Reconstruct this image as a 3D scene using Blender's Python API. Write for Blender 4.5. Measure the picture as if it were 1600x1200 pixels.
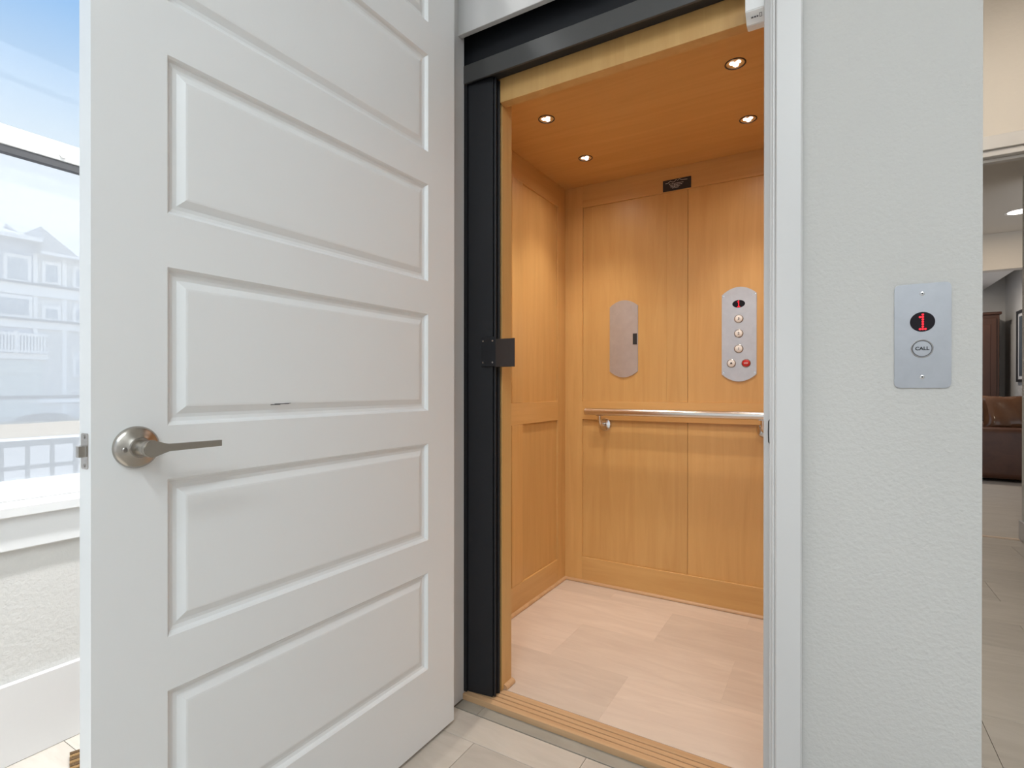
import bpy, bmesh, math, random
from mathutils import Vector, Matrix
random.seed(7)
S = bpy.context.scene
C = S.collection
for o in list(bpy.data.objects): bpy.data.objects.remove(o)

# ------------------------------------------------------------------ camera
CAMH = 1.02
FPX, YAW, PITCH, ROLL, SHY = 831.7, 30.87, -0.0876, 0.0387, 6.64
a, p, r = map(math.radians, (YAW, PITCH, ROLL))
right = Vector((math.cos(a), math.sin(a), 0)); f0 = Vector((-math.sin(a), math.cos(a), 0)); zz = Vector((0, 0, 1))
fwd = f0*math.cos(p) + zz*math.sin(p); up = -f0*math.sin(p) + zz*math.cos(p)
right, up = right*math.cos(r) + up*math.sin(r), -right*math.sin(r) + up*math.cos(r)
cd = bpy.data.cameras.new('camera'); cam = bpy.data.objects.new('camera', cd); C.objects.link(cam)
cd.sensor_width = 36; cd.lens = FPX/1600*36; cd.shift_y = SHY/1600; cd.clip_start = .02; cd.clip_end = 300
m = Matrix((right, up, -fwd)).transposed().to_4x4(); m.translation = (0, 0, CAMH); cam.matrix_world = m
S.camera = cam

# ------------------------------------------------------------------ view, world, sun
vs = S.view_settings
vs.view_transform = 'Standard'; vs.look = 'None'; vs.gamma = 1; vs.use_curve_mapping = False
vs.exposure = 0.0
W = bpy.data.worlds.new('sky'); S.world = W; W.use_nodes = True
nt = W.node_tree; nt.nodes.clear()
tc = nt.nodes.new('ShaderNodeTexCoord'); sp = nt.nodes.new('ShaderNodeSeparateXYZ'); rp = nt.nodes.new('ShaderNodeValToRGB')
bg = nt.nodes.new('ShaderNodeBackground'); ow = nt.nodes.new('ShaderNodeOutputWorld')
nt.links.new(tc.outputs['Generated'], sp.inputs[0]); nt.links.new(sp.outputs['Z'], rp.inputs[0])
nt.links.new(rp.outputs[0], bg.inputs[0]); nt.links.new(bg.outputs[0], ow.inputs[0])
e = rp.color_ramp.elements
e[0].position = 0.0; e[0].color = (.93, .95, .98, 1)
e[1].position = .34; e[1].color = (.76, .87, 1, 1)
n = e.new(.49); n.color = (.37, .61, .97, 1)
n = e.new(1.0); n.color = (.22, .42, .85, 1)
bg.inputs[1].default_value = 1.0
sl = bpy.data.lights.new('sun', 'SUN'); sl.energy = 4.4; sl.angle = math.radians(.6); sl.color = (1, .97, .93)
so = bpy.data.objects.new('sun', sl); C.objects.link(so)
el, az = math.radians(56), math.radians(22)
so.rotation_euler = Vector((math.cos(el)*math.cos(az), -math.cos(el)*math.sin(az), -math.sin(el))).to_track_quat('-Z', 'Y').to_euler()

FOYER_FILL_W, HALL_FILL_W, CAR_W = 10.0, 12.5, 21

# ------------------------------------------------------------------ materials
M = {}
def mat(name, col, rough=.5, metal=0., spec=.5, emis=None, es=0., bump=None, vary=None, coat=0.):
    """bump=(scale, strength, distance); vary=(scale xyz, dark colour, contrast) adds soft noise of colour"""
    mt = bpy.data.materials.new(name); mt.use_nodes = True
    t = mt.node_tree; b = t.nodes['Principled BSDF']
    b.inputs['Base Color'].default_value = (*col, 1); b.inputs['Roughness'].default_value = rough
    b.inputs['Metallic'].default_value = metal; b.inputs['Specular IOR Level'].default_value = spec
    b.inputs['Coat Weight'].default_value = coat
    if emis: b.inputs['Emission Color'].default_value = (*emis, 1); b.inputs['Emission Strength'].default_value = es
    tcn = t.nodes.new('ShaderNodeTexCoord')
    if bump:
        nn = t.nodes.new('ShaderNodeTexNoise'); nn.inputs['Scale'].default_value = bump[0]; nn.inputs['Detail'].default_value = 3
        t.links.new(tcn.outputs['Object'], nn.inputs['Vector'])
        bp = t.nodes.new('ShaderNodeBump'); bp.inputs['Strength'].default_value = bump[1]; bp.inputs['Distance'].default_value = bump[2]
        t.links.new(nn.outputs['Fac'], bp.inputs['Height']); t.links.new(bp.outputs[0], b.inputs['Normal'])
    if vary:
        oi = t.nodes.new('ShaderNodeObjectInfo'); mp = t.nodes.new('ShaderNodeMapping')
        ml = t.nodes.new('ShaderNodeVectorMath'); ml.operation = 'SCALE'; ml.inputs[0].default_value = (17, 31, 23)
        t.links.new(oi.outputs['Random'], ml.inputs['Scale']); t.links.new(ml.outputs[0], mp.inputs['Location'])
        mp.inputs['Scale'].default_value = vary[0]; t.links.new(tcn.outputs['Object'], mp.inputs['Vector'])
        nn = t.nodes.new('ShaderNodeTexNoise'); nn.inputs['Scale'].default_value = 1; nn.inputs['Detail'].default_value = 6; nn.inputs['Roughness'].default_value = .6
        nn.inputs['Distortion'].default_value = vary[3] if len(vary) > 3 else .3
        t.links.new(mp.outputs[0], nn.inputs['Vector'])
        cr = t.nodes.new('ShaderNodeValToRGB'); q = cr.color_ramp.elements; w = vary[2]
        q[0].position = .5 - w; q[0].color = (*vary[1], 1); q[1].position = .5 + w; q[1].color = (*col, 1)
        t.links.new(nn.outputs['Fac'], cr.inputs[0])
        hv = t.nodes.new('ShaderNodeHueSaturation')   # small per-piece tone change
        mr = t.nodes.new('ShaderNodeMapRange'); amt = vary[4] if len(vary) > 4 else .06
        mr.inputs['To Min'].default_value = 1 - amt; mr.inputs['To Max'].default_value = 1 + amt
        t.links.new(oi.outputs['Random'], mr.inputs[0]); t.links.new(mr.outputs[0], hv.inputs['Value'])
        t.links.new(cr.outputs[0], hv.inputs['Color']); t.links.new(hv.outputs[0], b.inputs['Base Color'])
    M[name] = mt; return mt
mat('door_paint', (.78, .795, .80), .38)
mat('trim_paint', (.63, .62, .61), .35)
mat('foyer_paint', (.72, .72, .71), .8, bump=(120, .3, .0025))
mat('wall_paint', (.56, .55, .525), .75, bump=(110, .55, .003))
mat('hall_paint', (.70, .66, .605), .8, bump=(60, .3, .003))
mat('ceil_paint', (.78, .77, .75), .9)
WD, WL = (.57, .32, .11), (.69, .425, .165)
for ax, sc in (('x', (1.6, 22, 22)), ('y', (22, 1.6, 22)), ('z', (22, 22, 1.6))):
    mat('maple_'+ax, WL, .36, spec=.4, vary=(sc, WD, .33, .9, .05))
mat('maple_sill', (.60, .39, .22), .4, vary=((1.6, 40, 40), (.44, .26, .13), .3, .5, .05))
mat('strip_pale', (.75, .60, .47), .4)
mat('tile_bed', (.50, .42, .35), .8)
mat('car_tile', (.66, .56, .47), .42, vary=((3.0, 16, 8), (.53, .43, .36), .30, 1.2, .085))
mat('hall_tile', (.56, .51, .45), .45, vary=((3.0, 14, 8), (.42, .375, .32), .32, 1.2, .07))
mat('grout', (.17, .14, .11), .9)
mat('strip_stone', (.36, .33, .28), .45, vary=((4, 14, 8), (.27, .25, .21), .3, 1.0, .05))
mat('black_metal', (.010, .011, .014), .52, spec=.4)
mat('black_powder_lit', (.05, .05, .05), .45, spec=.6, bump=(900, .2, .0005))  # powder coat, lightened to paint in the room's reflection on the lower band
mat('black_sheen', (.03, .02, .017), .45)  # brown tint paints the maple's reflection onto the black flap
mat('black_soft', (.02, .02, .022), .6)
mat('steel', (.55, .55, .56), .30, metal=1, vary=((60, 60, 4), (.47, .47, .48), .3, .3, .02))
mat('nickel', (.44, .41, .37), .27, metal=1)
mat('rail_steel', (.72, .68, .63), .22, metal=1)
mat('plate_steel', (.62, .62, .64), .42, metal=.85, vary=((30, 30, 30), (.54, .54, .56), .3, .4, .02))
mat('call_steel', (.42, .43, .455), .45, metal=.8, vary=((40, 40, 40), (.38, .39, .41), .3, .4, .02))
mat('screw', (.35, .33, .31), .35, metal=1)
mat('dark', (.01, .01, .01), .6)
mat('display', (.008, .005, .008), .3, spec=.2)
mat('led_red', (.8, .01, .02), .5, emis=(1, .01, .03), es=1.1)
mat('button', (.86, .86, .85), .45)
mat('button_red', (.55, .02, .02), .35)
mat('white_ink', (.85, .85, .85), .6)
mat('grey_ink', (.10, .10, .11), .6)
mat('pale_ink', (.70, .70, .70), .6)
mat('white_plastic', (.80, .80, .79), .4)
mat('led_white', (1, 1, 1), .5, emis=(1, .95, .9), es=14)
mat('can_dark', (.05, .035, .03), .3, metal=.6)
mat('chrome', (.7, .7, .7), .15, metal=1)
mat('lamp_glow', (1, 1, 1), .5, emis=(1, .93, .82), es=9)
mat('window_white', (.66, .66, .655), .4)
mat('gasket', (.06, .06, .065), .5)
mat('leather', (.115, .045, .022), .36, vary=((7, 7, 7), (.06, .022, .012), .3, .8, .03))
mat('leather_cushion', (.17, .085, .045), .17, vary=((7, 7, 7), (.12, .055, .03), .3, .8, .03))
mat('walnut', (.085, .035, .018), .4, vary=((9, 9, 1.2), (.045, .018, .011), .3, .8, .03))
mat('picture_dark', (.10, .12, .14), .25)
mat('picture_mount', (.6, .6, .6), .6)
mat('jute', (.24, .14, .055), .9, bump=(300, .8, .004))
mat('jute_mid', (.10, .055, .022), .9, bump=(300, .8, .004))
mat('jute_dark', (.12, .06, .025), .95)
mat('siding_blue', (.46, .50, .60), .8)
mat('siding_grey', (.60, .60, .60), .8)
mat('shingle', (.50, .49, .50), .9)
mat('ext_white', (.85, .85, .85), .7)
mat('ext_dark', (.09, .10, .13), .6)
mat('ext_glass', (.30, .36, .44), .12)
mat('garage', (.56, .61, .59), .7)
mat('asphalt', (.27, .26, .26), .9, bump=(8, .2, .02))
mat('concrete', (.40, .39, .38), .9)
mat('sand', (.40, .28, .15), .95, bump=(4, .5, .05))
mat('brick_pave', (.45, .25, .20), .9)
mat('leaf_dark', (.035, .045, .06), .7)
mat('roof', (.3, .3, .3), .9)
# window glass: thin clear pane
g = bpy.data.materials.new('glass'); g.use_nodes = True; t = g.node_tree; t.nodes.clear()
tr = t.nodes.new('ShaderNodeBsdfTransparent'); gl = t.nodes.new('ShaderNodeBsdfGlossy'); gl.inputs['Roughness'].default_value = .02
mx = t.nodes.new('ShaderNodeMixShader'); mx.inputs[0].default_value = .015; ou = t.nodes.new('ShaderNodeOutputMaterial')
tr.inputs[0].default_value = (.97, .985, .98, 1)
t.links.new(tr.outputs[0], mx.inputs[1]); t.links.new(gl.outputs[0], mx.inputs[2]); t.links.new(mx.outputs[0], ou.inputs[0]); M['glass'] = g
# insect screen: fine pale mesh that lets part of the light through
g = bpy.data.materials.new('insect_mesh'); g.use_nodes = True; t = g.node_tree; t.nodes.clear()
tr = t.nodes.new('ShaderNodeBsdfTransparent'); tl = t.nodes.new('ShaderNodeBsdfTranslucent'); df = t.nodes.new('ShaderNodeBsdfDiffuse')
tl.inputs[0].default_value = (.88, .88, .9, 1); df.inputs[0].default_value = (.85, .85, .87, 1)
ad = t.nodes.new('ShaderNodeMixShader'); ad.inputs[0].default_value = .75
mx = t.nodes.new('ShaderNodeMixShader'); mx.inputs[0].default_value = .50; ou = t.nodes.new('ShaderNodeOutputMaterial')
t.links.new(df.outputs[0], ad.inputs[1]); t.links.new(tl.outputs[0], ad.inputs[2])
t.links.new(tr.outputs[0], mx.inputs[1]); t.links.new(ad.outputs[0], mx.inputs[2]); t.links.new(mx.outputs[0], ou.inputs[0]); M['insect_mesh'] = g

# ------------------------------------------------------------------ helpers
class G:
    def __init__(s): s.b = bmesh.new()
    def box(s, x0, x1, y0, y1, z0, z1, bev=0.):
        vs = [s.b.verts.new((x, y, z)) for x in (x0, x1) for y in (y0, y1) for z in (z0, z1)]
        fs = [s.b.faces.new([vs[i] for i in q]) for q in ((0,1,3,2),(4,6,7,5),(0,4,5,1),(2,3,7,6),(0,2,6,4),(1,5,7,3))]
        if bev:
            es = list({e for f in fs for e in f.edges})
            bmesh.ops.bevel(s.b, geom=es, offset=bev, segments=1, affect='EDGES')
        return s
    def prism(s, poly, axis, a0, a1):
        """poly: list of 2D points in the two other axes (cyclic order x,y,z without axis)"""
        def P(u, v, w): return {'x': (w, u, v), 'y': (u, w, v), 'z': (u, v, w)}[axis]
        A = [s.b.verts.new(P(u, v, a0)) for u, v in poly]; B = [s.b.verts.new(P(u, v, a1)) for u, v in poly]
        k = len(poly); s.b.faces.new(A); s.b.faces.new(B[::-1])
        for i in range(k): s.b.faces.new((A[i], B[i], B[(i+1) % k], A[(i+1) % k]))
        return s
    def cyl(s, c, axis, rad, L, n=24, rad2=None):
        """starts at point c, runs along axis vector for length L"""
        ax = Vector(axis).normalized(); u = ax.orthogonal().normalized(); v = ax.cross(u); c = Vector(c); rad2 = rad if rad2 is None else rad2
        A = [s.b.verts.new(c + rad*(math.cos(i*2*math.pi/n)*u + math.sin(i*2*math.pi/n)*v)) for i in range(n)]
        B = [s.b.verts.new(c + ax*L + rad2*(math.cos(i*2*math.pi/n)*u + math.sin(i*2*math.pi/n)*v)) for i in range(n)]
        s.b.faces.new(A[::-1]); s.b.faces.new(B)
        for i in range(n): s.b.faces.new((A[i], A[(i+1) % n], B[(i+1) % n], B[i]))
        return s
    def lathe(s, c, axis, prof, n=40):
        """prof: list of (radius, distance along axis)"""
        ax = Vector(axis).normalized(); u = ax.orthogonal().normalized(); v = ax.cross(u); c = Vector(c); rings = []
        for rad, h in prof:
            if rad < 1e-6: rings.append([s.b.verts.new(c + ax*h)])
            else: rings.append([s.b.verts.new(c + ax*h + rad*(math.cos(i*2*math.pi/n)*u + math.sin(i*2*math.pi/n)*v)) for i in range(n)])
        for A, B in zip(rings, rings[1:]):
            for i in range(n):
                j = (i+1) % n
                q = [A[i % len(A)], A[j % len(A)], B[j % len(B)], B[i % len(B)]]
                q2 = []
                for x in q:
                    if x not in q2: q2.append(x)
                if len(q2) > 2: s.b.faces.new(q2)
        return s
    def tube(s, pts, rad, n=12, cap=True):
        pts = [Vector(q) for q in pts]; rings = []; pu = None
        for i, q in enumerate(pts):
            d = (pts[min(i+1, len(pts)-1)] - pts[max(i-1, 0)]).normalized()
            u = d.orthogonal().normalized() if pu is None else (pu - d*pu.dot(d)).normalized()
            pu = u; v = d.cross(u); rr = rad[i] if isinstance(rad, (list, tuple)) else rad
            rings.append([s.b.verts.new(q + rr*(math.cos(k*2*math.pi/n)*u + math.sin(k*2*math.pi/n)*v)) for k in range(n)])
        for A, B in zip(rings, rings[1:]):
            for k in range(n): s.b.faces.new((A[k], A[(k+1) % n], B[(k+1) % n], B[k]))
        if cap: s.b.faces.new(rings[0][::-1]); s.b.faces.new(rings[-1])
        return s
    def quad(s, *pts): s.b.faces.new([s.b.verts.new(q) for q in pts]); return s
    def build(s, name, material, parent=None, label=None, smooth=False, local=False):
        bmesh.ops.recalc_face_normals(s.b, faces=s.b.faces[:])
        me = bpy.data.meshes.new(name); s.b.to_mesh(me); s.b.free()
        return link(name, me, material, parent, label, smooth, local)
def worldloc(o):
    v = Vector(o.location)
    while o.parent: o = o.parent; v += o.location
    return v
def link(name, me, material, parent=None, label=None, smooth=False, local=False):
    me.materials.append(M[material])
    if smooth:
        for q in me.polygons: q.use_smooth = True
        me.set_sharp_from_angle(angle=math.radians(35))
    o = bpy.data.objects.new(name, me); C.objects.link(o)
    if not local:
        if parent is None:      # put the origin at the base centre of the thing
            xs = [v.co for v in me.vertices]
            off = Vector(((min(v.x for v in xs)+max(v.x for v in xs))/2, (min(v.y for v in xs)+max(v.y for v in xs))/2, min(v.z for v in xs)))
            o.location = off
        else: off = worldloc(parent)
        me.transform(Matrix.Translation(-off))
    if parent: o.parent = parent
    if label: o['label'] = label
    return o
def tag(o, label, cat=None, group=None, kind=None):
    o['label'] = label
    if cat: o['category'] = cat
    if group: o['group'] = group
    if kind: o['kind'] = kind
    return o
def thing(name, loc, label, cat=None, group=None, kind=None):
    o = bpy.data.objects.new(name, None); C.objects.link(o); o.location = loc; o.empty_display_size = .05
    return tag(o, label, cat, group, kind)
def box(name, material, b, parent=None, label=None, bev=0.): return G().box(*b, bev=bev).build(name, material, parent, label)
def struct(name, material, boxes, label, cat, bev=0.):
    q = G()
    for b in boxes: q.box(*b, bev=bev)
    return tag(q.build(name, material), label, cat, kind='structure')
def text(body, size, material, parent, origin, xdir, zdir, name='lettering', depth=.0006, align='CENTER'):
    cu = bpy.data.curves.new(name, 'FONT'); cu.body = body; cu.size = size; cu.align_x = align; cu.align_y = 'CENTER'; cu.extrude = depth; cu.resolution_u = 3; cu.offset = size*.022
    to = bpy.data.objects.new(name, cu); C.objects.link(to)
    me = bpy.data.meshes.new_from_object(to); bpy.data.objects.remove(to)
    x, y = Vector(xdir).normalized(), Vector(zdir).normalized(); z = x.cross(y)
    mm = Matrix((x, y, z)).transposed().to_4x4(); mm.translation = origin; me.transform(mm)
    me.materials.clear()
    return link(name, me, material, parent)

# ------------------------------------------------------------------ room shell
YF, YB, XJ, XJR, XW, XC, XH = 1.31, 1.42, -1.0315, -.1155, -1.91, .2451, 1.107   # wall front/back, jambs, window wall, corner, hall wall
CZ = 3.05
floor = struct('floor', 'grout', [(XW-.1, XH+.1, -3.2, 1.418, -.1, -.004), (XC-.02, XH+.1, 1.418, 4.78, -.1, -.004)], 'pale stone-look tile floor in front of the elevator', 'floor')
def lay(parent, x0, x1, y0, y1, ox, oy, z, th, material, gap=.0006):
    """0.30 x 0.60 tiles in half-bond, clipped to the rectangle; alike whole tiles share one mesh"""
    j = math.floor((y0-oy)/.3); cache = {}
    while oy + j*.3 < y1:
        sx = ox + (.3 if j % 2 else 0); i = math.floor((x0-sx)/.6)
        while sx + i*.6 < x1:
            X0, X1, Y0, Y1 = max(x0, sx+i*.6)+gap, min(x1, sx+i*.6+.6)-gap, max(y0, oy+j*.3)+gap, min(y1, oy+j*.3+.3)-gap
            if X1-X0 > .01 and Y1-Y0 > .01:
                k = (round(X1-X0, 4), round(Y1-Y0, 4)); c = Vector(((X0+X1)/2, (Y0+Y1)/2, z))
                if k not in cache:
                    q = G().box(-k[0]/2, k[0]/2, -k[1]/2, k[1]/2, -th, 0, bev=min(.0006, gap*1.2))
                    bmesh.ops.recalc_face_normals(q.b, faces=q.b.faces[:])
                    me = bpy.data.meshes.new('tile'); q.b.to_mesh(me); q.b.free(); me.materials.append(M[material]); cache[k] = me
                o = bpy.data.objects.new('tile', cache[k]); C.objects.link(o); o.parent = parent; o.location = c - worldloc(parent)
            i += 1
        j += 1
lay(floor, XW, XH, -1.0, 1.363, -.8755, .954, 0, .006, 'hall_tile')
lay(floor, XC, XH, 1.363, 4.78, -.2, 1.28, 0, .006, 'hall_tile')
box('floor_slab', 'hall_tile', (XW, XH, -3.2, -1.0, -.004, 0), floor)
# threshold strip of grey stone before the sill
st = thing('trim_1', (-.57, 1.39, 0), 'narrow grey stone strip on the floor in front of the wooden sill', 'floor strip', kind='structure')
box('strip_piece', 'strip_stone', (XJ+.005, -.944, 1.365, 1.4185, -.004, .001), st, bev=.0008)
box('strip_piece', 'strip_stone', (-.943, XJR, 1.365, 1.4185, -.004, .001), st, bev=.0008)

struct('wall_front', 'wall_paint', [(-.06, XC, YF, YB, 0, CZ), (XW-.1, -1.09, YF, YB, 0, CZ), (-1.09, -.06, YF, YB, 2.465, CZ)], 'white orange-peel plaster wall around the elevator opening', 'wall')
struct('wall_shaft', 'hall_paint', [(XC-.1, XC, YB, 3.6, 0, CZ), (-1.36, -1.27, YB, 2.75, 0, CZ), (-1.27, XC-.1, 2.65, 2.75, 0, CZ)], 'side wall of the elevator shaft along the hall', 'wall')
WY0, WY1, WZ0, WZ1 = -.35, 1.05, .70, 2.62
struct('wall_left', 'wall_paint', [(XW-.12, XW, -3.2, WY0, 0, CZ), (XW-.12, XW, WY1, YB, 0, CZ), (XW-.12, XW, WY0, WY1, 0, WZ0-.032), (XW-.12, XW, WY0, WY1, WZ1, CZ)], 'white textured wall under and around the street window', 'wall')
struct('wall_right', 'foyer_paint', [(XH, XH+.12, -3.2, 4.83, 0, CZ)], 'beige hall wall ending beside the living room passage', 'wall')
struct('ceiling', 'ceil_paint', [(XW-.12, XH+.12, -3.2, 3.72, CZ, CZ+.1)], 'flat white foyer ceiling', 'ceiling')
struct('roof', 'roof', [(XW-.2, 4, -3.3, 10.2, CZ+.25, CZ+.35)], 'unseen flat roof slab added over the house to keep the sun out', 'roof')  # added out of view to shut the sun out of rooms and shaft
struct('baseboard_left', 'trim_paint', [(XW, XW+.016, -3.2, YF, 0, .2185)], 'tall white baseboard below the street window', 'baseboard', bev=.002)
struct('baseboard_right', 'trim_paint', [(XH-.016, XH, -3.2, 4.83, 0, .13)], 'white baseboard at the end of the beige hall wall', 'baseboard', bev=.002)

# jambs and casing of the elevator doorway
def trimset(n, material, parts, label, cat='door casing'):
    t_ = thing('trim_%d' % n, Vector((parts[0][1][0], parts[0][1][2], parts[0][1][4])), label, cat, kind='structure')
    for nm, b, bv in parts: box(nm, material, b, t_, bev=bv)
    return t_
trimset(2, 'trim_paint', [('jamb', (XJ-.02, XJ, YF, 1.4187, 0, 2.47), .001), ('casing', (XJ-.075, -1.0195, 1.2965, YF, 0, 2.52), .001)], 'white jamb and casing behind the hinged edge of the open door')
t3 = trimset(3, 'trim_paint', [('jamb', (XJR, XJR+.06, YF-.002, 1.42, 0, 2.47), .001), ('stop', (-.1325, XJR, 1.357, 1.42, 0, 2.155), .002),
    ('casing', (-.1035, -.0515, YF-.016, YF, 0, 2.52), .003), ('casing_bead', (-.1105, -.1035, YF-.010, YF, 0, 2.52), .002)], 'white jamb and flat casing between the elevator and the call button')
sk = box('strike_plate', 'screw', (XJR-.0012, XJR+.001, 1.316, 1.346, .893, .950), t3, bev=.0003)
G().tube([(XJR-.0005, 1.318, .9485), (XJR-.0022, 1.311, .9445), (XJR-.0026, 1.309, .922), (XJR-.0022, 1.311, .899), (XJR-.0005, 1.318, .895)], .0011, 8).build('strike_lip', 'dark', t3)
trimset(4, 'trim_paint', [('head_panel', (XJ, XJR, 1.384, 1.4024, 2.1523, 2.47), .0012), ('head_casing', (-1.10, -.05, YF-.015, YF, 2.455, 2.53), .003)], 'white panel filling the doorway above the black lift header', 'panel')

# ------------------------------------------------------------------ the open door (door_1)
DW, DT, DH = .921, .040, 2.443
dr = thing('door_1', (-.9783-.0002, 1.2947, .012), 'open white six-panel door swung out from the elevator doorway', 'door', kind='structure')
dr.rotation_euler = (0, 0, math.radians(-90 - .42))       # local +X runs from hinge to latch edge, local +Y is the face towards the lift
# local box: x 0..DW, y -DT..0, face y=0 shows its panels
px0, px1 = .1201, DW-.1110
zb = [.2075 + .3671*k for k in range(6)]; PH = .2745
fr = G()
zs = [0] + sum([[q, q+PH] for q in zb], []) + [DH]
def fquad(q, pts): q.b.faces.new([q.b.verts.new(x) for x in pts])
for y in (0, -DT):
    for (x0, x1) in ((0, px0), (px1, DW)): fquad(fr, [(x0, y, 0), (x1, y, 0), (x1, y, DH), (x0, y, DH)])
    for i in range(0, len(zs), 2): fquad(fr, [(px0, y, zs[i]), (px1, y, zs[i]), (px1, y, zs[i+1]), (px0, y, zs[i+1])])
for x in (0, DW): fquad(fr, [(x, 0, 0), (x, -DT, 0), (x, -DT, DH), (x, 0, DH)])
for z in (0, DH): fquad(fr, [(0, 0, z), (DW, 0, z), (DW, -DT, z), (0, -DT, z)])
bmesh.ops.remove_doubles(fr.b, verts=fr.b.verts[:], dist=1e-5)
frame = fr.build('stile_and_rail_frame', 'door_paint', dr, local=True)
INS = [(0, 0), (.0035, -.0035), (.0065, -.0085), (.013, -.0105), (.0195, -.0098), (.0325, -.0035), (.036, -.003)]
q = G(); Wp = px1-px0
for side in (0, 1):
    loops = []
    for i_, d_ in INS:
        y = d_ if side == 0 else -DT-d_
        loops.append([q.b.verts.new(v) for v in ((i_, y, i_), (Wp-i_, y, i_), (Wp-i_, y, PH-i_), (i_, y, PH-i_))])
    for A, B in zip(loops, loops[1:]):
        for k in range(4): q.b.faces.new((A[k], A[(k+1) % 4], B[(k+1) % 4], B[k]))
    q.b.faces.new(loops[-1])
    if side == 0: L0 = loops[0]
    else:
        for k in range(4): q.b.faces.new((L0[k], L0[(k+1) % 4], loops[0][(k+1) % 4], loops[0][k]))
bmesh.ops.recalc_face_normals(q.b, faces=q.b.faces[:])
pm = bpy.data.meshes.new('panel'); q.b.to_mesh(pm); q.b.free(); pm.materials.append(M['door_paint'])
for z in zb:
    o = bpy.data.objects.new('panel', pm); C.objects.link(o); o.parent = dr; o.location = (px0, 0, z)
# scratch on the fourth panel up from the floor
sc = G()
for xx, zz_, w_, h_ in ((.585, .9735, .034, .0016), (.600, .9722, .022, .0013), (.571, .9742, .014, .0010)):
    sc.box(xx-w_/2, xx+w_/2, -.0032, -.0026, zz_-h_/2, zz_+h_/2)
sc.build('scuff_mark', 'grey_ink', dr, 'thin dark scuff on the panel above the lever', local=True)
# lever handle; local coordinates of the rose centre
hx, hz = 1.2947-.4361, .9211-.012
hd = thing('door_handle', (hx, 0, hz), 'brushed nickel lever on a round rose'); hd.parent = dr
Y = Vector((0, 1, 0))
G().lathe((0, 0, 0), Y, [(.0345, 0), (.0345, .004), (.033, .007), (.029, .010), (.022, .0125), (.0165, .016), (.0155, .019), (0, .019)], 48).build('rose', 'nickel', hd, smooth=True, local=True)
G().lathe((0, .016, 0), Y, [(.0125, 0), (.0125, .038), (.0118, .040), (0, .040)], 36).build('spindle', 'nickel', hd, smooth=True, local=True)
lv = G()
# lever: rounded disc running into a flat tapering bar, towards the hinge (local -x)
out = []
for k in range(9, 28): out.append((.0135*math.cos(math.radians(k*10)), .0135*math.sin(math.radians(k*10)))) if False else None
ang = [(math.radians(x)) for x in range(-125, 126, 10)]
out = [(.0138*math.cos(x), .0138*math.sin(x)) for x in ang]                     # round end (pointing +x)
out += [(-.016, .0072), (-.024, .0060), (-.112, .0052), (-.112, -.0052), (-.024, -.0060), (-.016, -.0072)]
lv.prism(out, 'y', .047, .057)
bmesh.ops.bevel(lv.b, geom=[e_ for e_ in lv.b.edges if abs(e_.verts[0].co.y-e_.verts[1].co.y) < 1e-6], offset=.0012, segments=2, affect='EDGES')
lev = lv.build('lever', 'nickel', hd, smooth=True, local=True)
G().lathe((.0215, .0120, -.002), Y, [(.0042, 0), (.0042, .002), (.003, .003), (0, .003)], 16).build('screw', 'screw', hd, smooth=True, local=True)
lt = thing('latch', (DW, -DT/2, .9195-.012), 'nickel latch faceplate with spring bolt'); lt.parent = dr
lp = []
for cx, cz, a0 in ((.0085, .0245, 0), (-.0085, .0245, 90), (-.0085, -.0245, 180), (.0085, -.0245, 270)):
    for k in range(0, 91, 15): lp.append((cx+.0035*math.cos(math.radians(a0+k)), cz+.0035*math.sin(math.radians(a0+k))))
G().prism(lp, 'x', -.0005, .0012).build('faceplate', 'nickel', lt, local=True)
b_ = G(); b_.prism([(.0105, -.0085), (.0105, .0085), (-.0085, .0085), (-.0085, -.0085)], 'x', 0, .006); b_.prism([(.0105, -.0085), (.0105, .0085), (-.0085, .0085), (-.0085, -.0085)], 'x', .006, .0061)
b_.b.free(); b_ = G()
b_.prism([(0, .010), (.012, .010), (.0125, .004), (.011, -.004), (.007, -.009), (0, -.009)], 'z', -.0085, .0085)
b_.build('latch_bolt', 'nickel', lt, local=True)
for z in (-.0225, .0225): G().cyl((.0010, 0, z), (1, 0, 0), .0028, .0008, 14).build('screw', 'screw', lt, local=True)

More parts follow.
